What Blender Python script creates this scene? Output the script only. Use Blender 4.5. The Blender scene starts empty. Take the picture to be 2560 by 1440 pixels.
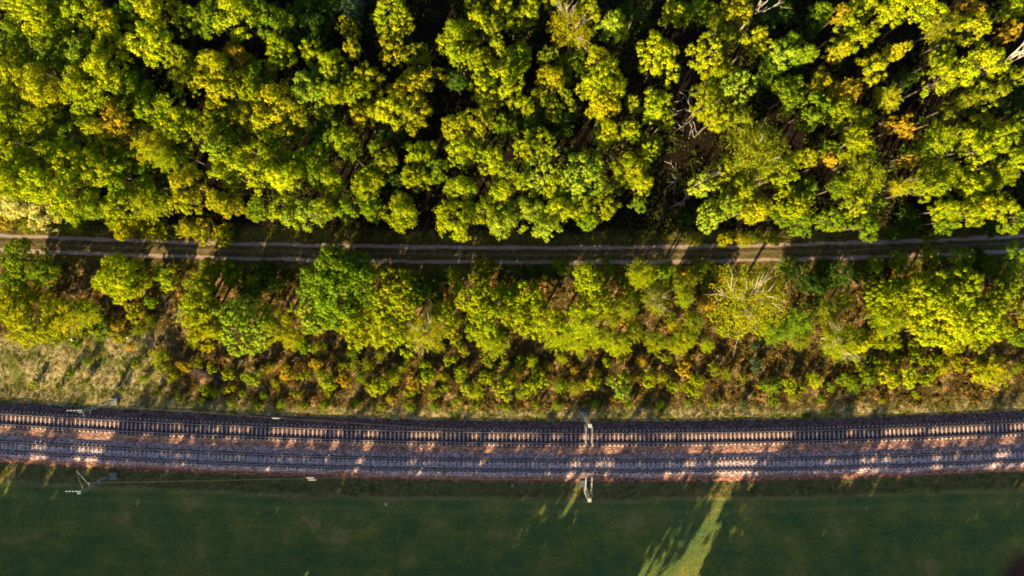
import bpy, math, random
import numpy as np
R = math.radians
# ------------------------------------------------------------------ camera, light, exposure
C = bpy.context.scene
H = 100.0                 # drone height over the ground
S = 16.7                  # photo pixels (of 2560) per metre of ground
cam = bpy.data.cameras.new('camera'); camo = bpy.data.objects.new('camera', cam)
C.collection.objects.link(camo); C.camera = camo
camo.location = (0, 0, H); camo.rotation_euler = (0, 0, 0)
cam.sensor_width = 36; cam.lens = 36*H/(2560/S)
cam.clip_start = 1; cam.clip_end = 9000

SUN_EL = 20.0
sdir = np.array([-0.47, -0.88]); sdir /= np.linalg.norm(sdir)      # towards the sun (lower left of the picture)
W = bpy.data.worlds.new('World'); C.world = W; W.use_nodes = True
nt = W.node_tree; bg = nt.nodes['Background']
sky = nt.nodes.new('ShaderNodeTexSky'); sky.sky_type = 'NISHITA'; sky.sun_disc = False
sky.sun_elevation = R(SUN_EL); sky.sun_rotation = math.atan2(sdir[0], sdir[1])
nt.links.new(sky.outputs[0], bg.inputs[0]); bg.inputs[1].default_value = 0.05
sun = bpy.data.lights.new('sun', 'SUN'); suno = bpy.data.objects.new('sun', sun)
C.collection.objects.link(suno)
sun.energy = 5.0; sun.angle = R(0.5); sun.color = (1.0, 0.80, 0.42)
ce, se = math.cos(R(SUN_EL)), math.sin(R(SUN_EL))
from mathutils import Vector
suno.rotation_euler = Vector((sdir[0]*ce, sdir[1]*ce, se)).to_track_quat('Z', 'Y').to_euler()
suno.location = (-60, -120, 80)
C.cycles.filter_width = 1.8
C.view_settings.view_transform = 'Standard'; C.view_settings.look = 'None'
C.view_settings.gamma = 1; C.view_settings.exposure = 1.95

rng = np.random.default_rng(7); random.seed(7)

def P(px, py, z=0.0):
    k = (H - z)/H/S
    return ((px-1280)*k, (720-py)*k, z)

# ------------------------------------------------------------------ object helpers
def link(o): C.collection.objects.link(o); return o
def tag(o, label=None, cat=None, group=None, kind=None):
    if label: o['label'] = label
    if cat: o['category'] = cat
    if group: o['group'] = group
    if kind: o['kind'] = kind
    return o
def mesh_np(name, verts, faces, mats=(), smooth=False, matidx=None):
    verts = np.asarray(verts, dtype=np.float32)
    me = bpy.data.meshes.new(name)
    if isinstance(faces, np.ndarray):
        n, k = faces.shape
        me.vertices.add(len(verts)); me.vertices.foreach_set('co', verts.ravel())
        me.loops.add(n*k); me.loops.foreach_set('vertex_index', faces.astype(np.int32).ravel())
        me.polygons.add(n)
        me.polygons.foreach_set('loop_start', np.arange(0, n*k, k, dtype=np.int32))
        me.update(calc_edges=True); me.validate()
    else:
        me.from_pydata([tuple(v) for v in verts.tolist()], [], faces); me.update()
    for m in mats: me.materials.append(m)
    if smooth: me.polygons.foreach_set('use_smooth', [True]*len(me.polygons))
    return me
def obj(name, me, parent=None):
    o = bpy.data.objects.new(name, me); link(o)
    if parent: o.parent = parent
    return o
def empty(name, loc, rz=0):
    o = bpy.data.objects.new(name, None); link(o); o.location = loc; o.rotation_euler = (0, 0, rz)
    o.empty_display_size = 0.5
    return o
class MB:
    def __init__(s): s.v = []; s.f = []
    def quadgrid(s, rings, close=True, caps=True):
        b = len(s.v); n = len(rings[0])
        for r_ in rings: s.v += [tuple(p) for p in r_]
        for i in range(len(rings)-1):
            for j in range(n if close else n-1):
                a = b+i*n+j; c = b+i*n+(j+1) % n
                s.f.append((a, c, c+n, a+n))
        if caps and close:
            s.f.append(tuple(b+j for j in range(n))[::-1]); e = b+(len(rings)-1)*n
            s.f.append(tuple(e+j for j in range(n)))
    def tube(s, pts, rad, n=5):
        pts = [np.array(p, float) for p in pts]; rings = []
        if not hasattr(rad, '__len__'): rad = [rad]*len(pts)
        for i, p in enumerate(pts):
            d = pts[min(i+1, len(pts)-1)]-pts[max(i-1, 0)]
            d = d/(np.linalg.norm(d)+1e-9)
            u = np.cross(d, [0, 0, 1.0] if abs(d[2]) < .9 else [1.0, 0, 0]); u /= np.linalg.norm(u); w = np.cross(d, u)
            rings.append([p+rad[i]*(math.cos(2*math.pi*k/n)*u+math.sin(2*math.pi*k/n)*w) for k in range(n)])
        s.quadgrid(rings)
    def box(s, c, sz, rz=0, taper=1.0):
        x, y, z = [q/2 for q in sz]; cr, sr = math.cos(rz), math.sin(rz); b = len(s.v)
        for dz, t in ((-z, 1), (z, taper)):
            for dx, dy in ((-x, -y), (x, -y), (x, y), (-x, y)):
                dx *= t; dy *= t
                s.v.append((c[0]+dx*cr-dy*sr, c[1]+dx*sr+dy*cr, c[2]+dz))
        s.f += [tuple(b+i for i in q) for q in ((3, 2, 1, 0), (4, 5, 6, 7), (0, 1, 5, 4), (1, 2, 6, 5), (2, 3, 7, 6), (3, 0, 4, 7))]
    def mesh(s, name, mat, smooth=False): return mesh_np(name, s.v, s.f, [mat], smooth)
    def build(s, name, mat, parent=None, smooth=False): return obj(name, s.mesh(name, mat, smooth), parent)

# ------------------------------------------------------------------ materials
def newmat(name):
    m = bpy.data.materials.new(name); m.use_nodes = True; t = m.node_tree
    return m, t, t.nodes['Principled BSDF'], t.nodes['Material Output']
def N(t, typ, **kw):
    n = t.nodes.new(typ)
    for k, v in kw.items(): setattr(n, k, v)
    return n
def noise(t, vec, scale, detail=4, rough=.6):
    n = N(t, 'ShaderNodeTexNoise'); n.inputs['Scale'].default_value = scale; n.inputs['Detail'].default_value = detail
    n.inputs['Roughness'].default_value = rough; t.links.new(vec, n.inputs['Vector']); return n.outputs['Fac']
def ramp(t, fac, stops):
    r = N(t, 'ShaderNodeValToRGB'); t.links.new(fac, r.inputs[0]); e = r.color_ramp.elements
    while len(e) < len(stops): e.new(.5)
    for i, (p, c) in enumerate(stops): e[i].position = p; e[i].color = (*c, 1) if len(c) == 3 else c
    return r.outputs[0]
def mix(t, fac, a, b, mode='MIX'):
    m = N(t, 'ShaderNodeMix', data_type='RGBA', blend_type=mode)
    for sck, v in ((m.inputs[0], fac), (m.inputs[6], a), (m.inputs[7], b)):
        if hasattr(v, 'links') or isinstance(v, bpy.types.NodeSocket): t.links.new(v, sck)
        elif isinstance(v, (int, float)): sck.default_value = v
        else: sck.default_value = (*v, 1)
    return m.outputs[2]
def bump(t, h, strength, dist, bs):
    b = N(t, 'ShaderNodeBump'); b.inputs['Strength'].default_value = strength; b.inputs['Distance'].default_value = dist
    t.links.new(h, b.inputs['Height']); t.links.new(b.outputs[0], bs.inputs['Normal'])
def pos(t): return N(t, 'ShaderNodeNewGeometry').outputs['Position']
def simple(name, col, rough=.7, metal=0, var=.25, scale=3):
    m, t, b, o = newmat(name); n = noise(t, pos(t), scale)
    c0 = [q*(1-var) for q in col]; c1 = [min(1, q*(1+var)) for q in col]
    t.links.new(ramp(t, n, [(.3, c0), (.7, c1)]), b.inputs['Base Color'])
    b.inputs['Roughness'].default_value = rough; b.inputs['Metallic'].default_value = metal
    b.inputs['Specular IOR Level'].default_value = .3
    return m
def foliage_mat(name, transl=.35, byobj=True, stops=None):
    m, t, b, o = newmat(name); t.nodes.remove(b)
    geo = N(t, 'ShaderNodeNewGeometry'); rnd = geo.outputs['Random Per Island']
    if byobj: base = N(t, 'ShaderNodeObjectInfo').outputs['Color']
    else: base = ramp(t, noise(t, geo.outputs['Position'], .35, 5, .65), stops)
    big = noise(t, geo.outputs['Position'], .8, 3, .6)
    v = ramp(t, rnd, [(0, (.72, .76, .7)), (.5, (1, 1, 1)), (1, (1.22, 1.16, 1.1))])
    c = mix(t, 1.0, base, v, 'MULTIPLY')
    v2 = ramp(t, big, [(.3, (.62, .84, .9)), (.7, (1.45, 1.2, .95))])
    c = mix(t, 1.0, c, v2, 'MULTIPLY')
    d = N(t, 'ShaderNodeBsdfDiffuse'); tr = N(t, 'ShaderNodeBsdfTranslucent'); g = N(t, 'ShaderNodeBsdfGlossy')
    g.inputs['Roughness'].default_value = .45; g.inputs['Color'].default_value = (1, 1, 1, 1)
    t.links.new(c, d.inputs[0])
    ct = mix(t, 1.0, c, (1.15, 1.1, .5), 'MULTIPLY'); t.links.new(ct, tr.inputs[0])
    m1 = N(t, 'ShaderNodeMixShader'); m1.inputs[0].default_value = transl
    t.links.new(d.outputs[0], m1.inputs[1]); t.links.new(tr.outputs[0], m1.inputs[2])
    m2 = N(t, 'ShaderNodeMixShader'); m2.inputs[0].default_value = .0
    t.links.new(m1.outputs[0], m2.inputs[1]); t.links.new(g.outputs[0], m2.inputs[2])
    t.links.new(m2.outputs[0], o.inputs[0])
    return m
LEAF = foliage_mat('leaves', .22)
BARK = simple('bark', (.10, .075, .055), .9, 0, .4, 6)
BIRCHBARK = simple('birch_bark', (.50, .42, .36), .8, 0, .25, 5)
GREYWOOD = simple('dead_wood', (.42, .36, .33), .85, 0, .3, 4)
BRUSH = foliage_mat('undergrowth', .25, False, [(.30, (.03, .022, .010)), (.42, (.16, .085, .022)), (.50, (.09, .09, .012)), (.57, (.30, .15, .04)), (.64, (.40, .26, .12)), (.74, (.10, .12, .02))])
GRASSM = foliage_mat('grass_blades', .3, False, [(.30, (.055, .06, .012)), (.43, (.14, .12, .03)), (.53, (.32, .25, .10)), (.68, (.10, .11, .018))])
CONC = simple('concrete', (.38, .34, .34), .85, 0, .35, 1.2)
STEEL = simple('galvanised_steel', (.11, .15, .16), .55, .3, .2, 3)
RUST = simple('rusty_rail', (.10, .055, .04), .7, .2, .3, 4)
SHINY = simple('polished_rail_head', (.50, .42, .42), .32, .85, .1, 4)
WHITE = simple('white_paint', (.38, .36, .32), .5, 0, .08, 4)
WIREM = simple('copper_wire', (.10, .08, .06), .6, .3, .1, 2)

# ------------------------------------------------------------------ ground
def interp(pts):
    xs = [p[0] for p in pts]; ys = [p[1] for p in pts]
    c = np.polyfit(xs, ys, 3)
    return lambda x: np.polyval(c, np.clip(x, -900, 3500))
T1 = interp([(0, 1047), (430, 1069), (860, 1087), (1280, 1094), (1710, 1095), (2130, 1085), (2560, 1069)])
T2 = interp([(0, 1115), (430, 1138), (860, 1155), (1280, 1163), (1710, 1163.5), (2130, 1153), (2560, 1138)])
PATHC = interp([(0, 607), (430, 622), (860, 632), (1280, 638), (1500, 637), (1800, 633), (2150, 624), (2560, 608)])

def vnoise(x, y, seed, scale):
    r_ = np.random.default_rng(seed); g = r_.random((64, 64)); X = x/scale; Y = y/scale
    xi = np.floor(X).astype(int); yi = np.floor(Y).astype(int); fx = X-xi; fy = Y-yi
    fx = fx*fx*(3-2*fx); fy = fy*fy*(3-2*fy)
    a = g[xi % 64, yi % 64]; b = g[(xi+1) % 64, yi % 64]; c = g[xi % 64, (yi+1) % 64]; d = g[(xi+1) % 64, (yi+1) % 64]
    return (a*(1-fx)+b*fx)*(1-fy)+(c*(1-fx)+d*fx)*fy
def sstep(a, b, x): t = np.clip((x-a)/(b-a), 0, 1); return t*t*(3-2*t)

gx = np.concatenate([[-3500, -1200, -500, -220, -150], np.arange(-100, 100.1, .8), [150, 220, 500, 1200, 3500]])
gy = np.concatenate([[-3500, -1200, -500, -220, -120], np.arange(-90, 55.1, .5), [70, 90, 150, 400, 1200, 3500]])
GX, GY = np.meshgrid(gx, gy, indexing='ij')
PX = 1280+GX*S; PY = 720-GY*S
rail_off = PY-(T1(PX)+T2(PX))/2              # px from the middle of the two tracks
wob = (vnoise(GX, GY, 1, 6)-.5)*40+(vnoise(GX, GY, 2, 2.2)-.5)*18
meadow = sstep(98, 130, rail_off+wob*.6)
verge_s = sstep(62, 76, rail_off+wob*.2)*(1-meadow)
path_off = PY-PATHC(PX)
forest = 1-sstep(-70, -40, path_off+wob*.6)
pathv = (1-forest)*(1-sstep(30, 60, path_off+wob*.5))
dry = sstep(-225, -165, rail_off+wob*.8)*(1-sstep(-60, -50, rail_off))
leftdry = sstep(810, 860, PY+wob)*(1-sstep(350, 470, PX+wob))*(1-sstep(-60, -50, rail_off))
emb = sstep(-118, -95, rail_off+wob*.4)*(1-sstep(-60, -50, rail_off))
rd = np.maximum(leftdry, emb)
Z = (vnoise(GX, GY, 3, 9)-.5)*.5*(1-meadow)*(rail_off < 0)+(vnoise(GX, GY, 4, 2.3)-.5)*.22*(1-meadow)
flat = np.maximum(sstep(-110, -75, rail_off)*(1-sstep(75, 100, rail_off)), (1-sstep(25, 60, np.abs(path_off))))
Z = Z*(1-flat)+(vnoise(GX, GY, 5, 1.4)-.5)*.05*(1-flat)
inb = (np.abs(GX) < 140) & (GY > -110) & (GY < 60); Z = np.where(inb, Z, 0)
nx, ny = GX.shape
idx = np.arange(nx*ny).reshape(nx, ny)
F = np.stack([idx[:-1, :-1], idx[1:, :-1], idx[1:, 1:], idx[:-1, 1:]], -1).reshape(-1, 4)
gm, t, b, o_ = newmat('ground_soil_and_grass')
p = pos(t)
att = N(t, 'ShaderNodeAttribute', attribute_name='zone'); sep = N(t, 'ShaderNodeSeparateColor'); t.links.new(att.outputs['Color'], sep.inputs[0])
n1 = noise(t, p, .18, 6, .65); n2 = noise(t, p, 1.4, 6, .7); n3 = noise(t, p, 4.5, 6, .8)
mp = N(t, 'ShaderNodeMapping'); mp.inputs['Scale'].default_value = (.12, 1.2, 1); t.links.new(p, mp.inputs[0])
nst = noise(t, mp.outputs[0], .9, 5, .6)
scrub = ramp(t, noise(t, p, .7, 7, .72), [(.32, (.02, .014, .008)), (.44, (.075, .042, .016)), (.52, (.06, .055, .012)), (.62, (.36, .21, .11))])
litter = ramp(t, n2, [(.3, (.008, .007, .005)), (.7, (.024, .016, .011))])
dryc = ramp(t, n2, [(.32, (.05, .055, .02)), (.41, (.15, .13, .05)), (.50, (.32, .25, .12)), (.64, (.50, .39, .23))])
dryc = mix(t, ramp(t, noise(t, p, .33, 5, .7), [(.42, (0, 0, 0)), (.55, (1, 1, 1))]), ramp(t, n2, [(.3, (.03, .05, .012)), (.7, (.16, .17, .035))]), dryc)
grassv = ramp(t, n2, [(.3, (.035, .05, .01)), (.5, (.10, .10, .018)), (.7, (.17, .13, .04))])
mead = ramp(t, n1, [(.30, (.052, .108, .050)), (.46, (.088, .128, .042)), (.58, (.135, .155, .042)), (.72, (.28, .20, .09))])
mead = mix(t, .3, mead, ramp(t, nst, [(.3, (.6, .75, .75)), (.7, (1.5, 1.3, 1.1))]), 'MULTIPLY')
mead = mix(t, .8, mead, ramp(t, n3, [(.32, (.42, .48, .5)), (.68, (1.6, 1.55, 1.35))]), 'MULTIPLY')
mead = mix(t, .7, mead, ramp(t, n2, [(.3, (.7, .8, .85)), (.7, (1.4, 1.2, 1.1))]), 'MULTIPLY')
vsc = ramp(t, n2, [(.3, (.05, .085, .022)), (.5, (.12, .12, .045)), (.7, (.22, .17, .085))])
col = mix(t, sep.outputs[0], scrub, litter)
col = mix(t, sep.outputs[1], col, dryc)
col = mix(t, sep.outputs[2], col, mead)
att2 = N(t, 'ShaderNodeAttribute', attribute_name='zone_b'); sep2 = N(t, 'ShaderNodeSeparateColor'); t.links.new(att2.outputs['Color'], sep2.inputs[0])
col = mix(t, sep2.outputs[0], col, grassv); col = mix(t, sep2.outputs[1], col, vsc)
col = mix(t, sep2.outputs[2], col, (.25, .22, .09))
att3 = N(t, 'ShaderNodeAttribute', attribute_name='zone_c'); sep3 = N(t, 'ShaderNodeSeparateColor'); t.links.new(att3.outputs['Color'], sep3.inputs[0])
col = mix(t, sep3.outputs[0], col, (.07, .03, .028))
col = mix(t, .5, col, ramp(t, n3, [(.25, (.5, .5, .5)), (.75, (1.6, 1.6, 1.6))]), 'MULTIPLY')
t.links.new(col, b.inputs['Base Color']); b.inputs['Roughness'].default_value = 1; b.inputs['Specular IOR Level'].default_value = 0
bump(t, noise(t, p, 3.5, 8, .75), 1.0, .35, b)
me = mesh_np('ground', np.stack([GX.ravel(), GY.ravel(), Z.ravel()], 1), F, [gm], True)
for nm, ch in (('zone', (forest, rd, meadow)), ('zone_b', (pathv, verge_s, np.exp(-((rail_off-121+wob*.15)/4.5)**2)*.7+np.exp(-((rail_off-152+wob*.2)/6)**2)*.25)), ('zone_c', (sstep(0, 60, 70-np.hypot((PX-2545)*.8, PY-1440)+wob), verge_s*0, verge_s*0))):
    a = me.color_attributes.new(nm, 'FLOAT_COLOR', 'POINT')
    a.data.foreach_set('color', np.stack([ch[0].ravel(), ch[1].ravel(), ch[2].ravel(), np.ones(nx*ny)], 1).astype(np.float32).ravel())
tag(obj('ground', me), kind='structure')
def ground_z(x, y):
    i = int(np.clip(np.searchsorted(gx, x)-1, 0, nx-2)); j = int(np.clip(np.searchsorted(gy, y)-1, 0, ny-2))
    return float(Z[i, j])

# dirt track with two wheel ruts
def strip(name, cf, offs, zs, mat, x0=-700, x1=3260, step=10, zbase=0.0, jitter=0):
    xs = np.arange(x0, x1+1, step); V = []; UVv = []
    for i, x in enumerate(xs):
        for o, z in zip(offs, zs):
            jj = (random.random()-.5)*jitter if (o == offs[0] or o == offs[-1]) else 0
            q = P(x, 0, 0); V.append((q[0], (720-(cf(x)+o*S+jj*S))/S, zbase+z))
    k = len(offs); n = len(xs); id2 = np.arange(n*k).reshape(n, k)
    Fq = np.stack([id2[:-1, :-1], id2[:-1, 1:], id2[1:, 1:], id2[1:, :-1]], -1).reshape(-1, 4)
    me = mesh_np(name, V, Fq, [mat], True)
    a = me.attributes.new('across', 'FLOAT', 'POINT'); a.data.foreach_set('value', np.tile(np.array(offs, np.float32), n))
    return obj(name, me)
pm, t, b, o_ = newmat('dirt_track'); p = pos(t)
ac = N(t, 'ShaderNodeAttribute', attribute_name='across').outputs['Fac']
mp = N(t, 'ShaderNodeMapping'); mp.inputs['Scale'].default_value = (.25, 1, 1); t.links.new(p, mp.inputs[0])
nn = noise(t, mp.outputs[0], 1.0, 4, .6)
mm = N(t, 'ShaderNodeMath', operation='MULTIPLY_ADD'); t.links.new(nn, mm.inputs[0]); mm.inputs[1].default_value = .9; mm.inputs[2].default_value = -.45
ad = N(t, 'ShaderNodeMath', operation='ADD'); t.links.new(ac, ad.inputs[0]); t.links.new(mm.outputs[0], ad.inputs[1])
mr = N(t, 'ShaderNodeMapRange'); t.links.new(ad.outputs[0], mr.inputs[0]); mr.inputs[1].default_value = -2; mr.inputs[2].default_value = 2
gr, so = (0, 0, 0), (1, 1, 1)
mask = ramp(t, mr.outputs[0], [(.15, gr), (.20, so), (.27, so), (.33, gr), (.47, (.1,)*3), (.50, (.35,)*3), (.54, (.1,)*3), (.68, gr), (.745, so), (.82, so), (.87, gr)])
soil = ramp(t, noise(t, p, 2.2, 5, .6), [(.3, (.22, .155, .135)), (.7, (.36, .27, .25))])
gcol = ramp(t, noise(t, p, 1.5, 6, .7), [(.3, (.025, .024, .008)), (.5, (.07, .055, .015)), (.7, (.15, .10, .03))])
t.links.new(mix(t, mask, gcol, soil), b.inputs['Base Color']); b.inputs['Roughness'].default_value = 1; b.inputs['Specular IOR Level'].default_value = 0
bump(t, noise(t, p, 5, 6, .7), .6, .12, b)
offs = [-2.0, -1.6, -1.35, -1.08, -.8, -.5, -.2, .2, .5, .8, 1.05, 1.3, 1.6, 2.0]
zs = [.004, .03, .0, -.0, .0, .05, .07, .07, .05, .0, -.0, .0, .03, .004]
tag(strip('dirt_track', PATHC, offs, [z+.05 for z in zs], pm, jitter=.3), kind='structure')

# ballast bed
TM = lambda x: (T1(x)+T2(x))/2
bm_, t, b, o_ = newmat('track_ballast'); p = pos(t)
ac = N(t, 'ShaderNodeAttribute', attribute_name='across').outputs['Fac']
mp = N(t, 'ShaderNodeMapping'); mp.inputs['Scale'].default_value = (.18, 1, 1); t.links.new(p, mp.inputs[0])
nn = noise(t, mp.outputs[0], .8, 5, .6)
mm = N(t, 'ShaderNodeMath', operation='MULTIPLY_ADD'); t.links.new(nn, mm.inputs[0]); mm.inputs[1].default_value = 1.5; mm.inputs[2].default_value = -.75
ad = N(t, 'ShaderNodeMath', operation='ADD'); t.links.new(ac, ad.inputs[0]); t.links.new(mm.outputs[0], ad.inputs[1])
mr = N(t, 'ShaderNodeMapRange'); t.links.new(ad.outputs[0], mr.inputs[0]); mr.inputs[1].default_value = -5; mr.inputs[2].default_value = 5
zone = ramp(t, mr.outputs[0], [(.06, (.075, .062, .07)), (.18, (.085, .065, .07)), (.24, (.20, .14, .12)), (.30, (.15, .11, .11)), (.40, (.14, .105, .10)), (.49, (.20, .135, .105)),  # dark tree-side shoulder: shade of the slope put into the colour
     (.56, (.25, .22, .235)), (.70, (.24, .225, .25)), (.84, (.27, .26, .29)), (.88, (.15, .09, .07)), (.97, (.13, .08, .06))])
stones = N(t, 'ShaderNodeTexVoronoi'); stones.inputs['Scale'].default_value = 5; t.links.new(p, stones.inputs['Vector'])
sc_ = ramp(t, N(t, 'ShaderNodeSeparateColor').outputs[0], [(0, (.5,)*3), (1, (1.5,)*3)])
sepc = [n for n in t.nodes if n.bl_idname == 'ShaderNodeSeparateColor'][0]; t.links.new(stones.outputs['Color'], sepc.inputs[0])
c = mix(t, 1.0, zone, ramp(t, sepc.outputs[0], [(0, (.38, .38, .4)), (.6, (1, 1, 1)), (1, (2.0, 1.95, 1.95))]), 'MULTIPLY')
c = mix(t, .8, c, ramp(t, noise(t, p, 1.1, 5, .7), [(.3, (.65, .62, .62)), (.7, (1.35, 1.35, 1.4))]), 'MULTIPLY')
def M_(op, a_, b_=None, c_=None):
    q_ = N(t, 'ShaderNodeMath', operation=op)
    for i_, v_ in enumerate((a_, b_, c_)):
        if v_ is None: continue
        if isinstance(v_, (int, float)): q_.inputs[i_].default_value = v_
        else: t.links.new(v_, q_.inputs[i_])
    return q_.outputs[0]
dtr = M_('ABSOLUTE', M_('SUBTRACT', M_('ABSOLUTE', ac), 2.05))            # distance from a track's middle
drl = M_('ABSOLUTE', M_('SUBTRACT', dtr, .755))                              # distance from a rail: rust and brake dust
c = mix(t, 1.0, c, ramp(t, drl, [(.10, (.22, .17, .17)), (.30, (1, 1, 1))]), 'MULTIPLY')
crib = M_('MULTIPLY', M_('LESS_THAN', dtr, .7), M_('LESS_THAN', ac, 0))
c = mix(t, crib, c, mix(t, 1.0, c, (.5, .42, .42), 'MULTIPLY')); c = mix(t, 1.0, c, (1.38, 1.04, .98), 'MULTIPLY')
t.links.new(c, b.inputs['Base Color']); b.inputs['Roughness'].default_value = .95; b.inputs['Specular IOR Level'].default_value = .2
bump(t, stones.outputs['Distance'], 1.0, .12, b)
BZ = .55
offs = [-4.75, -4.3, -3.95, -3.4, -3.0, -2.0, -1.15, -.7, 0, .7, 1.15, 2.0, 3.0, 3.5, 4.2, 4.75]
zs = [-.1, .10, .22, BZ-.02, BZ+.04, BZ+.05, BZ+.02, BZ-.06, BZ-.10, BZ-.06, BZ+.02, BZ+.05, BZ+.04, BZ-.03, .2, -.1]
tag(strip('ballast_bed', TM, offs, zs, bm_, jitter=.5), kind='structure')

# ------------------------------------------------------------------ railway tracks
RZ = BZ+.02
slm = MB(); slm.box((0, 0, .02), (.18, 2.5, .12), 0, .9)
for sy in (-1, 1):
    slm.box((0, sy*.755, .085), (.26, .46, .03), 0, .95)
SLEEPER = slm.mesh('sleeper', CONC); SLEEPER.materials.append(RUST)
for q in SLEEPER.polygons: q.material_index = 1 if q.index >= 6 else 0
def track(cf, label):
    tr = empty('railway_track', P(1280, cf(1280), 0)); tr.location.z = 0
    tag(tr, label, 'railway track', 'railway tracks on the ballast bed')
    L = tr.location
    xs = np.arange(-700, 3261, 20.0)
    def wp(x):
        k = (H-RZ)/H/S; return np.array([(x-1280)*k, (720-cf(x))*k])
    for side in (-1, 1):
        foot, head = MB(), MB()
        for mb, prof in ((foot, [(-.075, .10), (.075, .10), (.012, .135), (.012, .235), (-.012, .235), (-.012, .135)]), (head, [(-.037, .235), (.037, .235), (.034, .275), (-.034, .275)])):
            rings = []
            for x in xs:
                a = wp(x); d = wp(x+5)-wp(x-5); d /= np.linalg.norm(d); nrm = np.array([-d[1], d[0]])
                rings.append([(a[0]+nrm[0]*(side*.755+u)-L.x, a[1]+nrm[1]*(side*.755+u)-L.y, RZ+v) for u, v in prof])
            mb.quadgrid(rings)
        r_ = foot.build('rail', RUST, tr); head.build('rail_head', SHINY, r_)
    # sleepers every 0.645 m
    pts = []; x = -640.0
    while x < 3200:
        pts.append(x); x += .645*S*(1-RZ/H) if False else .645*S
    pts = sorted(pts, key=lambda q: abs(q-1280))
    rest = MB()
    for i, x in enumerate(pts):
        a = wp(x); d = wp(x+5)-wp(x-5); rz = math.atan2(d[1], d[0])+random.uniform(-.02, .02)
        a = a+np.array([random.uniform(-.03, .03), random.uniform(-.04, .04)])
        if i < 100:
            s = bpy.data.objects.new('sleeper', SLEEPER); link(s); s.parent = tr
            s.location = (a[0]-L.x, a[1]-L.y, RZ+random.uniform(-.015, .01)); s.rotation_euler = (0, 0, rz)
        else:
            zz = RZ+random.uniform(-.015, .01)
            rest.box((a[0]-L.x, a[1]-L.y, zz+.02), (.18, 2.5, .12), rz, .9)
            for sy in (-1, 1):
                rest.box((a[0]-L.x-math.sin(rz)*sy*.755, a[1]-L.y+math.cos(rz)*sy*.755, zz+.085), (.26, .46, .03), rz, .95)
    r_ = rest.build('sleepers', CONC, tr); r_['kind'] = 'stuff'; r_.data.materials.append(RUST)
    for q in r_.data.polygons: q.material_index = 1 if q.index % 18 >= 6 else 0
    return tr
track(T1, 'railway track nearer the trees, dark ballast between its concrete sleepers')
track(T2, 'railway track nearer the meadow, pale grey ballast between its concrete sleepers')

# ------------------------------------------------------------------ overhead line masts
def lattice_mast(h, w0, w1, lean):
    mb = MB(); wv = lambda z: w0+(w1-w0)*z/h
    for sx, sy in ((-1, -1), (1, -1), (1, 1), (-1, 1)):
        mb.tube([(sx*w0/2, sy*w0/2, .3), (sx*w1/2, sy*w1/2, h)], .045, 4)
    n = 9
    for i in range(n):
        z0 = .3+(h-.3)*i/n; z1 = .3+(h-.3)*(i+1)/n; a, b2 = wv(z0)/2, wv(z1)/2
        for q in range(4):
            c0 = [(-1, -1), (1, -1), (1, 1), (-1, 1)][q]; c1 = [(-1, -1), (1, -1), (1, 1), (-1, 1)][(q+1) % 4]
            if i % 2: c0, c1 = c1, c0
            mb.tube([(c0[0]*a, c0[1]*a, z0), (c1[0]*b2, c1[1]*b2, z1)], .025, 3)
    return mb
def mast(px, py, toward, arms, label, weights, steel):
    x, y, _ = P(px, py, 0)
    m = empty('catenary_mast', (x, y, .15)); tag(m, label, 'mast', 'overhead line masts beside the tracks')
    f = MB(); f.box((0, 0, .05), (1.1, 1.1, .5), 0, .9); f.build('foundation', simple('old_concrete', (.2, .2, .19)), m)
    h = 7.9
    lattice_mast(h, .5, .3, 0).build('pole', steel, m)
    cap = MB(); cap.box((0, 0, h+.03), (.5, .5, .06)); cap.build('cap', steel, m)
    for ax, ang, length in arms:
        a = MB(); ins = MB()
        ex, ey = ax+math.sin(ang)*length, toward*math.cos(ang)*length
        a.tube([(ax*.6, 0, 5.4), (ax, toward*.3, 5.6), (ex, ey, 6.9)], .034, 5)
        a.tube([(ax*.6, 0, 7.2), (ax, toward*.3, 7.2), (ex, ey, 6.95)], .026, 5)
        a.tube([(ax+(ex-ax)*.55, ey*.55, 6.2), (ex, ey, 5.6)], .025, 4)
        for zz in (5.65, 7.2):
            for k in range(5):
                ins.tube([(ax, toward*(.34+k*.09), zz+(.02+k*.03 if zz < 6 else 0)), (ax, toward*(.39+k*.09), zz+(.03+k*.03 if zz < 6 else 0))], .085 if k % 2 == 0 else .05, 8)
        ar = a.build('cantilever', WHITE if steel is WHITE else STEEL, m); ins.build('insulator', WHITE, ar)
    if weights:
        wb = MB()
        for k in range(8): wb.tube([(weights*.62, 0, .9+k*.22), (weights*.62, 0, 1.08+k*.22)], .2, 10)
        wb.build('counterweight', CONC, m)
        g = MB(); g.tube([(weights*.62, 0, 2.6), (weights*.62, 0, 7.0)], .02, 4); g.tube([(weights*.3, -.12, 7.0), (weights*.85, -.12, 7.0)], .05, 5)
        for k in range(4): g.tube([(weights*(.5+.45*k), 0, 7.3), (weights*(.95+.45*k), 0, 7.3)], .03, 4)
        g.build('tension_gear', steel, m)
        i2 = MB()
        for k in range(4): i2.tube([(weights*(.7+.45*k), 0, 7.3), (weights*(.7+.45*k)+.14*weights, 0, 7.3)], .085, 8)
        i2.build('insulator', WHITE, m)
    return m
mast(288, 1003, -1, [(0, 0, 2.6)], 'dark lattice mast with counterweights, beside the tracks below the dry grass', -1, STEEL)
mast(285, 1190, 1, [(0, -.35, 2.9)], 'dark lattice mast on the meadow side, white bracket reaching towards tracks', -1, STEEL)
mast(1459, 1037, -1, [(-.4, 0, 2.9), (.45, 0, 2.9)], 'pale lattice mast with two brackets, on the tree side of the tracks', 0, WHITE)
mast(1458, 1208, 1, [(-.4, .03, 2.9), (.45, .02, 2.9)], 'pale lattice mast with two brackets, on the meadow side of the tracks', 0, WHITE)
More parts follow.
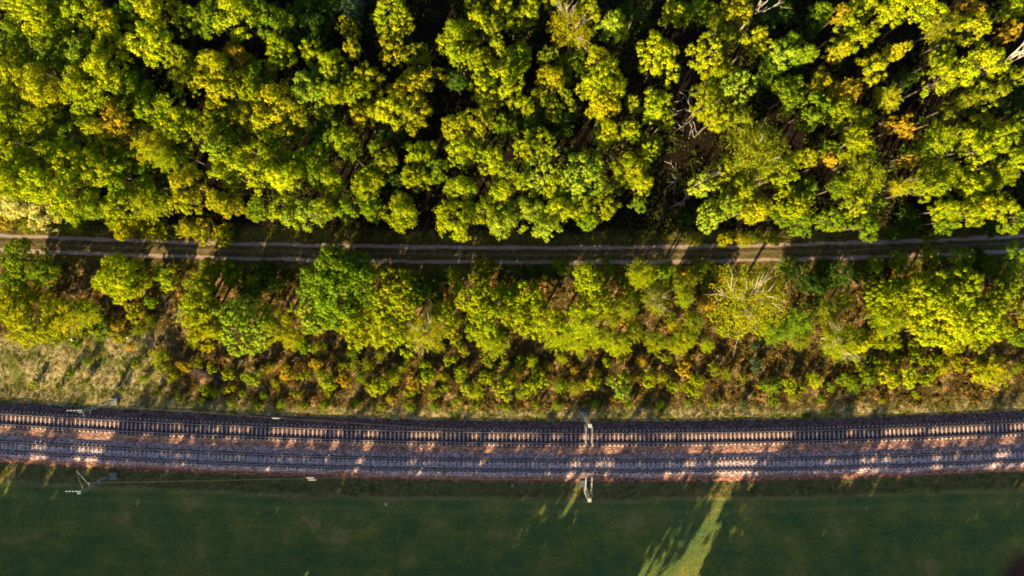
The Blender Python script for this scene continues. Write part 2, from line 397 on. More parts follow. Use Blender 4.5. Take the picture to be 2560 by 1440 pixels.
def wire(pts, label, r=.014):
    mb = MB(); mb.tube([(0, 0, 0)]+[tuple(np.array(q)-np.array(pts[0])) for q in pts[1:]], r, 4)
    o = mb.build('overhead_wire', WIREM); o.location = pts[0]; tag(o, label, 'wire', 'overhead wires above the tracks')
def zig(cf, z, ph):
    out = []
    for i, x in enumerate(range(-700, 3261, 60)):
        xx, _, _ = P(x, 0, .6); yy = (720-cf(x))/S*(1-.006)
        out.append((xx, yy+.2*math.sin(i*.32+ph), z+(0 if z < 6 else .5*math.cos(i*.285)**2)))
    return out
wire(zig(T1, 6.1, 0), 'lower contact wire hanging above the track nearer the trees')
wire(zig(T1, 7.0, 0), 'upper carrier wire hanging above the track nearer the trees', .015)
wire(zig(T2, 6.1, 1), 'lower contact wire hanging above the track nearer the meadow')
wire(zig(T2, 7.0, 1), 'upper carrier wire hanging above the track nearer the meadow', .015)
def insul(px, py, z, label, n=1):
    q = empty('strain_insulator', P(px, py, z)); tag(q, label, 'insulator', 'strain insulators on the anchor wires')
    for j in range(n):
        mb = MB()
        for k in range(5): mb.tube([(-.45+k*.18+j*.25, -j*.3, -.03*j), (-.33+k*.18+j*.25, -j*.3, -.03*j)], .10, 7)
        mb.tube([(-.6+j*.25, -j*.3, -.03*j), (.6+j*.25, -j*.3, -.03*j)], .045, 5)
        mb.build('insulator_body', WHITE, q)
wire([P(214, 1011, 7.4), P(690, 1045, 7.0), P(1150, 1075, 6.6)], 'anchor wire slanting from the tree-side lattice mast to the track', .012)
wire([P(205, 1208, 7.4), P(780, 1196, 7.0), P(1200, 1180, 6.6)], 'anchor wire slanting from the meadow-side lattice mast to the track', .012)
insul(690, 1045, 7.0, 'white insulator on the anchor wire at the tree side of the tracks')
insul(776, 1194, 7.05, 'pair of white insulators on the anchor wire at the meadow side', 2)
mk = empty('marker_post', P(1281, 1209)); tag(mk, 'small white marker post at the meadow edge of the ballast', 'post')
q = MB(); q.box((0, 0, .55), (.2, .14, 1.1)); q.build('post', WHITE, mk); q = MB(); q.box((0, 0, 1.25), (.34, .1, .3)); q.build('plate', WHITE, mk)
def rock(px, py, r, label):
    mb = MB(); rings = []
    for i, (z, s) in enumerate(((0, .8), (.25, 1), (.5, .75), (.65, .3))):
        rings.append([(r*s*math.cos(a*.9)*random.uniform(.8, 1.1), r*s*math.sin(a*.9)*random.uniform(.8, 1.1), z*r) for a in range(7)])
    mb.quadgrid(rings); o = mb.build('stone', WHITE); x, y, z = P(px, py); o.location = (x, y, ground_z(x, y)); tag(o, label, 'stone')
rock(965, 1260, .28, 'small white stone lying in the meadow verge below the ballast')
rock(181, 848, .3, 'pale stone in the dry grass left of the thicket')
rock(318, 842, .3, 'pale stone near the bushes at the top of the dry grass')

# ------------------------------------------------------------------ vegetation meshes
def unit(v): return v/(np.linalg.norm(v, axis=-1, keepdims=True)+1e-9)
def cards(cen, nrm, size, r_, asp=.75):
    n = len(cen); nrm = unit(nrm); a = unit(r_.normal(size=(n, 3))); u = unit(np.cross(nrm, a)); w = np.cross(nrm, u)
    sz = (size*r_.uniform(.65, 1.35, n))[:, None] if np.isscalar(size) else (size*r_.uniform(.65, 1.35, n))[:, None]
    V = np.stack([cen-u*sz, cen-w*sz*asp+nrm*sz*.15, cen+u*sz, cen+w*sz*asp+nrm*sz*.15], 1).reshape(-1, 3)
    return V, np.arange(n*4).reshape(n, 4)
def sph(n, r_, zmin=-1.0):
    z = r_.uniform(zmin, 1, n); a = r_.uniform(0, 2*math.pi, n); s = np.sqrt(1-z*z)
    return np.stack([s*np.cos(a), s*np.sin(a), z], 1)
def lobed_crown(seed, Rr, kz, zc, lobes, tufts, leaves, leaf, tuftr=.17, lober=(.30, .46), spread=.66):
    r_ = np.random.default_rng(seed)
    d = sph(lobes*3, r_, -.45)
    # spread lobe directions evenly
    keep = [0]
    while len(keep) < lobes:
        dist = np.min(np.linalg.norm(d[:, None]-d[keep][None], axis=2), axis=1); keep.append(int(np.argmax(dist*r_.uniform(.6, 1, len(d)))))
    d = d[keep]
    ecc = 1+.18*r_.normal(size=2)
    lr = r_.uniform(*lober, lobes)
    lc = d*r_.uniform(spread*.6, spread*1.25, lobes)[:, None]*np.array([ecc[0], ecc[1], kz])
    lc[0] = (0, 0, kz*.35)
    td = unit(sph(lobes*tufts, r_, -.5)+.35*np.repeat(d, tufts, 0))
    tc = np.repeat(lc, tufts, 0)+td*(np.repeat(lr, tufts)*r_.uniform(.7, 1.15, lobes*tufts))[:, None]*np.array([1, 1, .8+.2*kz])
    tr_ = r_.uniform(tuftr*.6, tuftr*1.25, len(tc))
    ld = sph(len(tc)*leaves, r_, -.7)
    c = np.repeat(tc, leaves, 0)+ld*(np.repeat(tr_, leaves)*r_.uniform(.25, 1.1, len(ld)))[:, None]*np.array([1, 1, .75])
    nrm = ld*.9+np.repeat(np.repeat(d, tufts, 0), leaves, 0)*.45+r_.normal(size=ld.shape)*.27+np.array([0, 0, .12])
    V, Fc = cards(c*Rr, nrm, leaf, r_)
    V[:, 2] += zc
    return V, Fc, lc*Rr+np.array([0, 0, zc])
def feather_crown(seed, Rr, kz, zc, nbr, leavesper, leaf, droop=.35, hollow=.15):
    r_ = np.random.default_rng(seed); cs, ns, tips = [], [], []
    d = sph(nbr, r_, -.35)
    for i in range(nbr):
        tip = d[i]*np.array([1, 1, kz])*Rr*r_.uniform(.72, 1.08); st = tip*r_.uniform(.1, .3); st[2] -= Rr*.3
        side = unit(np.cross(d[i], [0, 0, 1.0])); tips.append(tip)
        s = r_.uniform(hollow, 1.05, leavesper); bend = np.array([0, 0, -droop*Rr])
        wdt = .17*Rr*np.sin(np.clip(s, 0, 1)*math.pi*.85+.35)
        c = st+(tip-st)*s[:, None]+bend*(s**2.2)[:, None]*.6+side*(r_.normal(size=leavesper)*wdt*.7)[:, None]+r_.normal(size=(leavesper, 3))*Rr*.035
        cs.append(c); ns.append(np.tile(d[i]*.5+np.array([0, 0, .55]), (leavesper, 1))+r_.normal(size=(leavesper, 3))*.45)
    V, Fc = cards(np.concatenate(cs), np.concatenate(ns), leaf, r_, .45); V[:, 2] += zc
    return V, Fc, np.array(tips)+np.array([0, 0, zc])
def limbs(r0, h, zc, targets, r_, thin=.35, nmax=12, kink=.25, bare=False):
    mb = MB(); top = np.array([r_.normal()*.15, r_.normal()*.15, zc])
    mb.tube([(0, 0, -.3), (r_.normal()*.08, r_.normal()*.08, h*.3), tuple(top*.75+np.array([0, 0, 0])), tuple(top+np.array([0, 0, .5]))], [r0*1.25, r0, r0*.75, r0*.4], 7)
    for q in targets[:nmax]:
        f = r_.uniform(.5, .95); st = top*f; q = np.array(q); md = st+(q-st)*.5+r_.normal(size=3)*kink+np.array([0, 0, -.1])
        md2 = st+(q-st)*.8+r_.normal(size=3)*kink*.7
        mb.tube([st, md, md2, q], [r0*thin*1.3, r0*thin, r0*thin*.6, r0*thin*.2], 5)
        if bare:
            for k in range(4):
                s0 = md+(md2-md)*r_.uniform(0, 1); e = s0+(q-st)*r_.uniform(.25, .5)+r_.normal(size=3)*kink*2.2
                mb.tube([s0, (s0+e)/2+r_.normal(size=3)*.12, e], [r0*thin*.55, r0*thin*.35, r0*thin*.12], 4)
    return mb
PROTO = {}
def proto(kind, seed, RR, HH, crown, barkmat, **kw):
    V, Fc, tg = crown
    if kind == 'birch': tg = (tg-[0, 0, 8.])*[.85, .85, 1]+[.3, .2, 8.5]
    r_ = np.random.default_rng(seed+500)
    cm = mesh_np('crown', V, Fc, [LEAF]); tm = limbs(kw.pop('r0', .17), HH, kw.pop('zt', HH-RR), tg, r_, **kw).mesh('trunk', barkmat, True)
    PROTO.setdefault(kind, []).append((cm, tm, RR, HH))
for s in range(8):       # ordinary broadleaf
    proto('oak', s, 2.6, 11, lobed_crown(10+s, 2.5, 1.15, 8.0, 12+s % 5, 13, 38, .098, .16+.012*(s % 4), (.26, .50), .66+.03*(s % 3)), BARK)
for s in range(6):       # airy, ragged crown
    proto('ash', s, 2.6, 11, lobed_crown(30+s, 2.5, 1.25, 7.8, 15+s % 4, 11, 30, .095, .15, (.20, .42), .80), BARK)
for s in range(3):       # large round clumps
    proto('maple', s, 3.4, 10.5, lobed_crown(50+s, 3.2, .95, 7.5, 22, 16, 32, .108, .105, (.24, .36), .78), BARK)
for s in range(3):       # big lobed crown
    proto('big', s, 4.4, 11, lobed_crown(60+s, 4.2, .75, 7.6, 26, 20, 36, .115, .10, (.2, .34), .80), BARK)
for s in range(3):       # crowns that reach low, for trees in the open
    proto('lowmaple', s, 3.4, 8.6, lobed_crown(150+s, 3.2, 1.2, 4.7, 26, 16, 32, .108, .105, (.24, .36), .78), BARK, zt=4.5)
    proto('lowbig', s, 4.4, 11, lobed_crown(160+s, 4.2, 1.18, 5.7, 32, 20, 34, .115, .10, (.2, .34), .80), BARK, zt=6)
    proto('lowoak', s, 2.6, 8.6, lobed_crown(170+s, 2.5, 1.45, 4.9, 17, 13, 38, .098, .15, (.28, .42), .7), BARK, zt=4.5)
for s in range(3):
    proto('feather', s, 2.6, 11, feather_crown(70+s, 2.7, 1.1, 8.0, 95, 66, .10), BARK)
for s in range(2):
    proto('bigfeather', s, 4.4, 12, feather_crown(80+s, 4.6, .7, 8.6, 230, 72, .105), BIRCHBARK)
for s in range(2):       # birch with limbs showing
    proto('birch', s, 3.6, 10.5, feather_crown(90+s, 3.7, .65, 8.0, 120, 62, .10, .3, .3), BIRCHBARK, r0=.13, thin=.36, nmax=10, bare=True, kink=.35, zt=7.0)
def shrub(seed, n, fe=False):
    V, Fc, tg = lobed_crown(seed, 1.5, .8, 1.15, n, 10, 30, .085, .19, (.26, .44), .7) if not fe else feather_crown(seed, 1.6, .85, 1.2, 46, 48, .08, .2)
    r_ = np.random.default_rng(seed); cm = mesh_np('foliage', V, Fc, [LEAF]); mb = MB()
    for q in tg[:7]: mb.tube([(r_.normal()*.1, r_.normal()*.1, -.15), np.array(q)*.5+r_.normal(size=3)*.08, q], [.05, .035, .012], 4)
    return cm, mb.mesh('stem', BARK), 1.5, 2.3
PROTO['shrub'] = [shrub(200+i, 7+i) for i in range(4)]+[shrub(210+i, 6, True) for i in range(2)]

# leaf colours (base colours, linear)
COL = dict(y=(.25, .30, .007), Y=(.325, .37, .008), g=(.15, .225, .010), l=(.25, .33, .022), o=(.36, .26, .018), q=(.31, .31, .009), d=(.045, .09, .012),
           b=(.20, .23, .012), p=(.42, .40, .12), e=(.06, .10, .05))
CN = dict(y='yellow-green', Y='bright yellow', g='mid-green', l='lime green', o='orange-tinged', q='golden', d='dark green', b='olive', p='pale straw-coloured', e='grey-green')
HT = dict(y=11.6, Y=12.8, g=10.2, l=11.6, o=10.8, q=12.0, d=8.2, b=10.4, p=10.5, e=9.0)
TREES = []   # (px, py, r_px, colour, kind, height)
def crop(x0, y0, s, hmul=1.0, forced=None):
    for it in s.split(';'):
        it = it.split()
        if not it: continue
        X, Y, Rr, cc = float(it[0]), float(it[1]), float(it[2]), it[3]
        k = it[4] if len(it) > 4 else forced; h = float(it[5]) if len(it) > 5 else HT[cc]*hmul
        TREES.append((x0+X/2.976, y0+Y/2.976, Rr/2.976, cc, k, h))
crop(0, 0, '''130 30 150 y; 300 120 150 Y; 560 90 170 y; 150 280 170 g; 400 250 150 g; 620 200 140 d; 830 230 150 Y; 1000 60 130 g; 1160 60 130 Y; 1150 180 110 d; 1120 330 180 Y; 1290 420 80 y;
1420 150 130 g; 1560 120 140 g; 1760 100 150 Y; 1900 60 120 g; 2060 160 130 g; 2250 80 140 d; 2430 60 130 d; 2300 200 150 d; 60 520 150 y; 200 480 120 g; 450 400 150 g; 580 430 120 l; 780 480 160 Y; 300 650 150 q;
600 620 160 y; 700 720 180 y; 960 560 130 d; 1000 650 120 g; 1350 520 140 b feather; 1600 480 130 q; 1750 420 100 o; 1640 650 210 q maple; 1900 560 140 g; 2090 380 130 y; 1850 700 110 y; 2050 780 160 q; 2330 400 130 y; 2300 650 180 l;
2480 480 120 y; 2500 680 110 y; 40 790 130 y; 130 900 120 g; 280 900 160 y feather; 450 870 110 d; 640 880 90 g feather; 760 960 120 q; 900 920 140 o; 1100 850 150 y; 1280 830 170 y; 1400 850 100 g; 1330 960 120 y;
1100 1080 150 q feather; 1200 1180 100 y feather; 850 1060 110 o; 50 1050 140 y; 200 1200 150 y; 330 1050 130 d; 450 1150 160 y; 600 1250 180 Y; 550 1060 120 g; 750 1250 150 y; 930 1290 170 g maple; 1350 1150 120 d;
1620 950 140 b; 1800 900 150 b; 2000 960 110 y; 2250 900 150 b; 2450 900 110 d; 2400 1050 120 d; 1640 1150 140 l maple; 1800 1080 140 b; 2100 1130 150 g; 2300 1200 130 g; 1900 1250 180 Y; 1700 1300 140 y; 1400 1370 140 q;
2100 1330 180 Y; 2480 1050 100 g; 2470 1350 120 y; 60 1350 150 y; 300 1370 170 Y; 500 1430 160 Y; 1150 1370 130 d; 2380 1330 110 g''')
crop(850, 0, '''80 60 100 e feather; 60 200 80 o; 350 60 110 y; 470 150 110 y; 340 190 80 y; 100 390 70 q; 390 360 110 q; 560 420 100 b; 190 580 120 q; 130 700 140 y; 560 630 165 q maple; 350 800 150 Y; 560 820 150 q; 170 870 100 o; 60 600 90 g;
1000 40 90 g; 880 290 165 y; 900 420 90 y; 1050 110 80 y; 1130 200 110 b; 1180 40 100 y; 1290 120 110 y; 1420 60 110 y; 1200 360 70 y; 1060 440 90 y; 1330 430 110 g; 1740 200 190 q birch 13; 1600 30 100 b; 1850 60 100 y;
2040 180 140 l; 2200 100 110 d; 1900 430 90 y; 1550 430 70 b; 1720 500 120 g; 2370 450 170 Y maple 12.5; 2480 100 110 y; 1230 600 150 Y; 1050 640 140 y; 1100 740 120 b; 870 600 100 d; 1330 780 90 y; 1570 600 120 q; 1540 770 120 b;
1680 740 80 b; 1940 640 170 Y; 1960 800 110 q; 2350 800 130 y; 2200 780 70 y; 2420 900 70 y; 880 930 100 q; 1040 930 100 q; 1230 930 110 g; 1400 900 110 d; 1650 920 120 d; 1980 1010 140 Y; 2180 980 80 y; 2340 1080 100 b;
1480 1050 110 y; 880 1140 120 y; 1000 1090 80 y; 1130 1190 120 y; 1330 1120 80 y; 1250 1270 90 b; 600 1160 120 y; 400 1000 100 d; 50 1030 100 y; 80 1150 80 g; 270 1100 70 g; 350 1200 90 b; 200 1350 130 y; 540 1320 110 y; 400 1310 80 d;
700 1230 100 g; 900 1400 120 y; 1200 1420 120 y; 1500 1260 150 l; 1800 1300 180 l big; 1750 1160 90 d; 2150 1250 140 y; 2250 1370 110 y; 2070 1370 90 g; 1350 1350 80 y; 1600 1400 110 y; 2280 1130 80 y''')
crop(1700, 0, '''120 80 120 g; 430 60 130 o; 300 180 140 b feather; 530 320 120 q; 180 400 110 Y; 330 300 100 b; 250 560 130 y; 400 640 150 l maple; 190 760 120 y; 260 890 120 y; 450 880 130 b; 700 60 120 d; 620 180 100 d; 1050 130 100 g;
1180 100 60 o; 1350 60 130 y; 1560 60 130 Y; 1780 90 160 Y; 1340 290 110 y; 1190 380 100 q; 1230 200 90 y; 1600 390 70 o; 820 320 80 g; 900 400 100 g; 730 420 130 l; 950 230 80 d; 1440 510 120 q; 1060 600 90 o; 1240 690 130 o feather 12;
1560 710 100 o feather; 1960 180 130 b feather; 2150 200 120 Y; 2150 60 100 o; 2450 90 120 y; 2430 240 80 o; 2230 480 170 Y; 1950 420 100 y; 1930 600 130 y; 2100 560 110 y; 2500 580 80 y; 820 700 140 g; 640 560 110 g; 1000 800 140 g maple;
1180 860 110 y; 950 910 90 g; 1350 900 100 y; 1630 950 100 o ash; 1650 600 80 d; 600 1130 265 b bigfeather 13.5; 340 1250 120 y; 760 1300 120 y; 940 1150 100 q; 1120 1200 50 o; 1320 1050 100 y; 1350 1180 140 y feather; 1400 1330 170 y feather;
1130 1110 70 g; 1660 1380 70 q feather; 1700 1200 60 o; 2300 700 150 b; 2100 760 100 b; 2250 930 90 o; 1950 880 110 b; 1970 1050 140 y feather; 2100 1000 100 y; 2350 1040 140 y; 2200 1130 100 y; 2480 800 90 d; 1800 1120 100 g;
1950 1270 160 y feather; 2150 1350 140 y; 2400 1300 150 y feather; 2530 1180 110 y; 1840 1400 100 y; 180 1390 110 l; 450 1400 120 y; 950 1400 90 g; 1180 1400 90 g; 2540 960 100 g''')
# forest edge above the dirt track
crop(0, 500, '''100 10 130 p; 310 60 150 p; 520 50 130 g; 700 20 110 g; 900 10 130 y; 1080 10 140 y feather; 1400 0 120 Y; 1600 10 100 q; 1720 40 100 q; 1900 60 100 g; 2130 80 140 y; 2290 100 150 l; 2440 60 120 y''', .92)
crop(850, 500, '''60 60 120 g; 250 70 110 g; 450 100 150 y; 880 130 140 y; 790 50 80 y; 1050 60 100 y; 1200 150 120 l; 1400 80 140 l; 1550 190 110 l; 1650 60 140 Y; 1800 50 120 y; 1850 160 80 g; 1980 40 90 y; 2230 20 70 g''', .92)
crop(1700, 500, '''250 110 120 l maple 10; 360 30 110 l; 540 70 120 q; 860 30 150 y maple; 780 110 100 g; 900 170 110 g; 1150 130 120 g; 1300 60 100 y; 1390 190 110 g; 1450 30 90 g; 2000 60 120 y; 2150 100 100 y; 1980 160 90 g; 2240 40 100 Y; 2400 60 120 y; 2510 110 110 g''', .92)
NFOREST = len(TREES)
# trees between the dirt track and the railway
crop(0, 500, '''110 450 140 g maple 8; 300 540 120 g ash 6.5; 60 600 110 g oak 6.5; 170 860 200 q big 7; 60 760 120 q oak 6.5; 440 860 160 q feather 6; 620 830 110 y feather 5; 850 590 175 Y big 6.5; 1470 640 120 y oak 6; 1440 780 150 y oak 6.5;
1480 900 140 q oak 6; 1590 960 90 y oak 5.5; 1800 950 180 l maple 7.5; 1730 830 100 g oak 6; 2040 930 140 q ash 6; 2170 1020 100 q feather 5; 2500 660 300 g big 10.5; 2330 830 150 l maple 8; 2460 430 130 g maple 10.5; 2500 590 150 g maple 9.5; 2330 880 130 l maple 7.5''')
crop(850, 500, '''400 720 165 y maple 8.5; 120 900 170 y oak 7.5; 330 960 150 y oak 7; 470 1020 120 y oak 6.5; 650 980 140 q birch 8; 760 860 120 y oak 7; 600 690 130 d oak 6; 1000 720 130 y maple 8.5; 1130 820 150 y oak 8.5; 1090 960 150 y oak 7.5;
1150 1060 110 y feather 6.5; 1260 690 120 g oak 6.5; 1400 700 120 y maple 8.5; 1330 870 130 y oak 8; 1500 880 150 y oak 7.5; 1850 620 140 y maple 9.5; 1920 770 140 y oak 8.5; 1800 900 160 y feather 8; 1620 990 130 y feather 7; 1770 1040 110 y feather 6.5;
1930 1020 100 y feather 6.5; 2250 560 130 y feather 7.5; 2410 560 100 g oak 7; 2130 800 100 b feather 6; 2350 740 120 b birch 7.5; 2510 620 80 b feather 6; 2080 1070 100 y feather 6; 2200 980 80 b feather 5.5; 2350 1050 90 y feather 5.5; 2510 1090 80 y feather 5.5''')
crop(1700, 500, '''530 730 275 q birch 9; 60 610 70 b feather 5.5; 40 730 80 y feather 6; 100 900 100 b feather 6; 50 1040 100 y feather 6; 210 1080 60 y feather 5; 900 560 120 d ash 5; 1010 650 100 d ash 5; 1200 560 110 d oak 5; 1110 830 110 b feather 6; 900 910 130 g feather 6.5;
700 960 120 g feather 6.5; 1230 740 90 b feather 5.5; 900 1050 80 b feather 6; 1190 1050 150 y birch 7.5; 1360 1060 100 q oak 7; 1560 880 140 Y feather 8; 1600 700 160 y maple 8; 1850 680 190 y maple 9.5; 2110 690 190 y maple 9.5; 2000 890 200 Y big 9;
2250 890 190 Y big 8.5; 1850 990 130 y oak 7.5; 2150 1010 140 y oak 7; 2360 750 140 y ash 8.5; 2400 950 100 y oak 7; 2480 640 100 g oak 6.5; 2500 440 120 g ash 6.5; 2050 490 130 g ash 6.5; 2540 850 90 q ash 5.5; 2540 1020 80 g oak 5''')
NMID = len(TREES)
SHR = []
def cs(x0, y0, s, h=None):
    for it in s.split(';'):
        it = it.split()
        if it: SHR.append((x0+float(it[0])/2.976, y0+float(it[1])/2.976, float(it[2])/2.976, it[3], float(it[4]) if len(it) > 4 else float(it[2])/2.976/S*1.15+.5))
cs(0, 500, '''40 130 90 o; 200 190 70 b; 560 200 80 b; 900 220 90 q; 1040 190 90 q; 1170 230 100 q; 1390 220 100 q; 1520 240 90 q; 1660 260 90 q; 1260 590 90 y; 1190 540 70 g; 1700 540 100 g; 1560 520 80 b; 1880 600 60 y; 2050 620 100 d; 1950 520 90 d; 1850 720 90 d;
 960 660 60 b; 760 960 90 g; 700 900 80 g; 1000 830 70 q; 1120 760 60 g; 1180 1180 80 y; 1290 1300 60 y; 1230 1240 60 b; 1120 900 60 b; 590 980 60 b; 1160 1120 50 q; 1380 1230 60 o; 1450 1040 70 b; 1550 1080 60 q; 2270 1080 70 g; 2370 1100 70 b; 1900 650 60 g''')
cs(0, 500, '''330 1010 70 y; 450 1000 80 b; 560 1060 60 g;  900 1010 60 q; 960 1090 50 o; 1040 960 60 b; 860 930 60 o; 640 1200 45 g; 520 1290 40 g; 1010 1210 50 b; 1060 1330 45 g; 900 1290 35 b''')
cs(850, 500, '''850 560 60 y; 1070 530 90 o; 1050 480 60 q; 700 600 80 d; 860 640 60 g; 1380 560 90 d; 1550 540 80 d; 1650 500 80 g; 1200 570 70 d; 2200 690 80 o; 2100 600 60 g; 2000 500 70 g; 2560 560 70 o; 900 900 60 o; 850 1020 70 q; 740 1100 60 b; 900 1110 60 y; 2040 880 70 o; 2150 900 60 o;
 2470 920 60 q; 2430 830 60 b; 820 1190 60 y; 900 1290 60 g; 1220 1215 50 y; 1340 1190 45 y; 1430 1200 55 y; 1650 1180 60 y; 1990 1210 50 y; 630 1290 65 y; 500 1200 50 o; 300 1150 55 b; 90 1150 60 o; 200 1230 60 b; 1100 1180 60 o; 1550 1240 50 o; 1800 1150 60 o; 2250 1200 60 o; 2400 1180 60 o; 2100 1180 50 q; 20 1240 60 q''')
cs(1700, 500, '''180 500 80 b; 90 560 70 o; 300 560 70 o; 180 620 60 o; 200 760 70 o; 280 860 70 q; 320 960 60 g; 400 1000 50 b; 560 1080 50 e; 1350 560 80 d; 1450 500 80 g; 800 500 80 g; 1100 500 90 d; 1000 760 80 d; 780 1000 60 g; 1480 1000 60 q; 1600 1080 70 y; 1500 1070 60 y; 1750 1090 60 b; 1310 1180 70 y;
 1600 1200 70 y; 1760 1180 75 y; 1900 1200 75 y; 1180 1160 50 g; 2000 1130 60 q; 1450 1200 60 g; 700 290 60 q; 330 290 70 q; 480 300 60 q; 560 270 60 o; 120 290 60 b; 1600 260 60 d; 1900 250 60 b; 1750 200 80 d; 1700 120 90 d; 60 150 80 d; 2300 200 80 d; 2200 450 80 d; 2300 500 70 g; 1650 470 90 g; 1850 420 80 b''')
cs(0, 900, '''1700 110 60 y; 1880 125 85 l; 1990 60 50 q; 2130 90 85 o; 2250 110 55 y; 2440 160 90 y; 2360 80 50 o; 1700 210 45 q; 1580 60 50 y; 1600 250 40 y; 1800 250 40 g; 1530 220 50 g; 1950 260 40 g; 2200 250 45 b; 2450 260 40 q; 2350 30 60 o; 1480 20 50 b; 2040 170 45 b''')
cs(850, 900, '''150 130 60 g; 280 200 90 y; 380 130 75 y; 640 40 60 y; 650 130 75 y; 900 80 60 y; 940 190 75 l; 1020 230 80 y; 1090 130 80 y; 1230 200 100 y; 1430 190 100 y; 1500 130 75 y; 870 310 45 y; 1640 190 75 g; 1760 200 75 b; 1880 180 80 y; 2080 190 110 l; 2300 130 85 y; 2500 200 70 y; 540 170 75 o; 1220 120 60 o;
 1900 100 50 o; 1450 60 50 o; 770 130 60 q; 530 230 60 b; 30 150 60 o; 370 290 40 q; 700 250 50 b; 780 200 50 b; 1340 260 45 y; 2400 130 60 q; 2200 130 50 o; 1330 60 50 q; 1120 40 50 b; 460 60 55 o; 1740 60 50 o; 100 30 55 o''')
cs(0, 900, '''1720 320 35 g; 1900 330 40 b; 2080 330 35 g; 2250 340 40 b; 2420 330 45 g; 1500 300 35 b; 1330 270 35 g; 1150 250 30 b; 900 230 30 g; 620 170 40 b; 430 200 35 g; 250 180 40 y''')
cs(850, 900, '''120 320 40 g; 300 350 35 b; 520 340 40 g; 700 350 45 g; 1000 340 45 b; 1230 350 40 g; 1450 330 35 b; 1620 340 40 g; 1900 330 40 g; 2150 330 40 b; 2380 330 40 g''')
cs(1700, 900, '''60 320 35 g; 260 330 35 b; 470 320 40 e; 700 300 45 g; 850 280 45 b; 1050 290 35 g; 1500 300 30 b''')
cs(1700, 900, '''30 60 80 o; 130 160 75 y; 100 240 60 y; 700 190 80 g; 810 180 75 y; 1000 150 75 Y; 1220 140 85 g; 1290 190 65 g; 1400 130 80 g; 1550 130 95 Y; 1690 120 85 Y; 1850 130 75 y; 1960 60 70 q; 2050 30 70 q; 2330 90 150 q 2.2; 2200 60 80 q; 620 190 50 g; 460 130 45 b; 900 200 50 b; 1120 200 45 g; 1750 260 30 y; 560 30 60 e; 2500 60 60 b; 350 100 60 b; 250 60 60 b; 1480 60 60 b; 1330 50 60 b''')

SHR = [(a_, b_, c_, 'b' if d_ == 'o' and i % 2 else d_, e_) for i, (a_, b_, c_, d_, e_) in enumerate(SHR)]
ORD = ['1st', '2nd', '3rd']
def ordn(i): return ORD[i-1] if i < 4 else '%dth' % i
def copy_tree(src, root):
    pass
def place(name, part_names, kd, x, y, z, sx, sz, rz, colr, tilt=0):
    cm, tm, RR, HH = kd
    root = empty(name, (x, y, z), rz); root.rotation_euler = (random.uniform(-tilt, tilt), random.uniform(-tilt, tilt), rz); root.scale = (sx*random.uniform(.9, 1.1), sx*random.uniform(.9, 1.1), sz)
    a = obj(part_names[0], cm, root); a.color = (*colr, 1); b2 = obj(part_names[1], tm, root)
    return root
def band(py, i):
    if i >= NFOREST: return 'thicket below the track'
    return ['forest at the photo top', 'upper forest', 'middle forest', 'lower forest', 'forest edge'][0 if py < 70 else 1 if py < 190 else 2 if py < 320 else 3 if py < 470 else 4]
KN = dict(oak='round-crowned', ash='ragged-crowned', maple='clumpy-crowned', big='very broad', feather='feathery', bigfeather='huge feathery', birch='birch with pale limbs showing')
recs = []
for i, (px, py, rp, cc, kd, h) in enumerate(TREES):
    if cc == 'o' and i % 2: cc = 'q'
    if kd is None: kd = 'ash' if random.random() < .35 else 'oak'
    if kd == 'oak' and cc == 'd' and random.random() < .5: kd = 'ash'
    recs.append([px, py, rp, cc, kd, h, band(py, i), i])
from collections import defaultdict
grp = defaultdict(list)
for r_ in recs: grp[(r_[6], r_[3], r_[4])].append(r_)
lab = {}
for k, lst in grp.items():
    lst.sort(key=lambda q: q[0])
    for j, q in enumerate(lst):
        base = '%s %s %s' % (CN[k[1]], KN[k[2]], '' if k[2] == 'birch' else 'tree')
        base = base.strip()
        lab[q[7]] = ('only %s in the %s' % (base, k[0])) if len(lst) == 1 else '%s, %s such from left in the %s' % (base, ordn(j+1), k[0])
for px, py, rp, cc, kd, h, bd, i in recs:
    pr = random.choice(PROTO[kd if i < NFOREST else dict(oak='lowoak', maple='lowmaple', big='lowbig').get(kd, kd)])
    if i < NFOREST: h *= random.uniform(.88, 1.1)
    zc = h*.78; x, y, _ = P(px, py, zc); r = rp/S*(1-zc/H)*((1.05 if px < 470 else .95) if i < NFOREST else 1.0)
    c = np.array(COL[cc])*random.uniform(.85, 1.15)*np.array([random.uniform(.93, 1.07), 1, 1])
    o = place(dict(birch='birch_tree', feather='birch_tree', bigfeather='birch_tree', maple='maple_tree', ash='aspen_tree').get(kd, 'broadleaf_tree'), ('crown', 'trunk'), pr, x, y, ground_z(x, y), r/pr[2], h/pr[3], random.uniform(0, 6.28), c, .03)  # ragged crowns are broadleaf trees of unknown species
    tag(o, lab[i], 'tree', 'forest trees above the dirt track' if i < NFOREST else 'trees between dirt track and railway')
g2 = defaultdict(list)
def sband(px, py):
    if py < 640: return 'at the forest edge'
    a = 'near the dirt track' if py < 760 else 'in the thicket' if py < 880 else 'in the railway bush belt'
    return a+(', left third' if px < 853 else ', middle third' if px < 1706 else ', right third')
for i, (px, py, rp, cc, h) in enumerate(SHR): g2[(cc, sband(px, py))].append((px, i))
sl = {}
for k, lst in g2.items():
    lst.sort()
    for j, (px, i) in enumerate(lst): sl[i] = ('only %s shrub %s' % (CN[k[0]], k[1])) if len(lst) == 1 else '%s shrub, %s such from left %s' % (CN[k[0]], ordn(j+1), k[1])
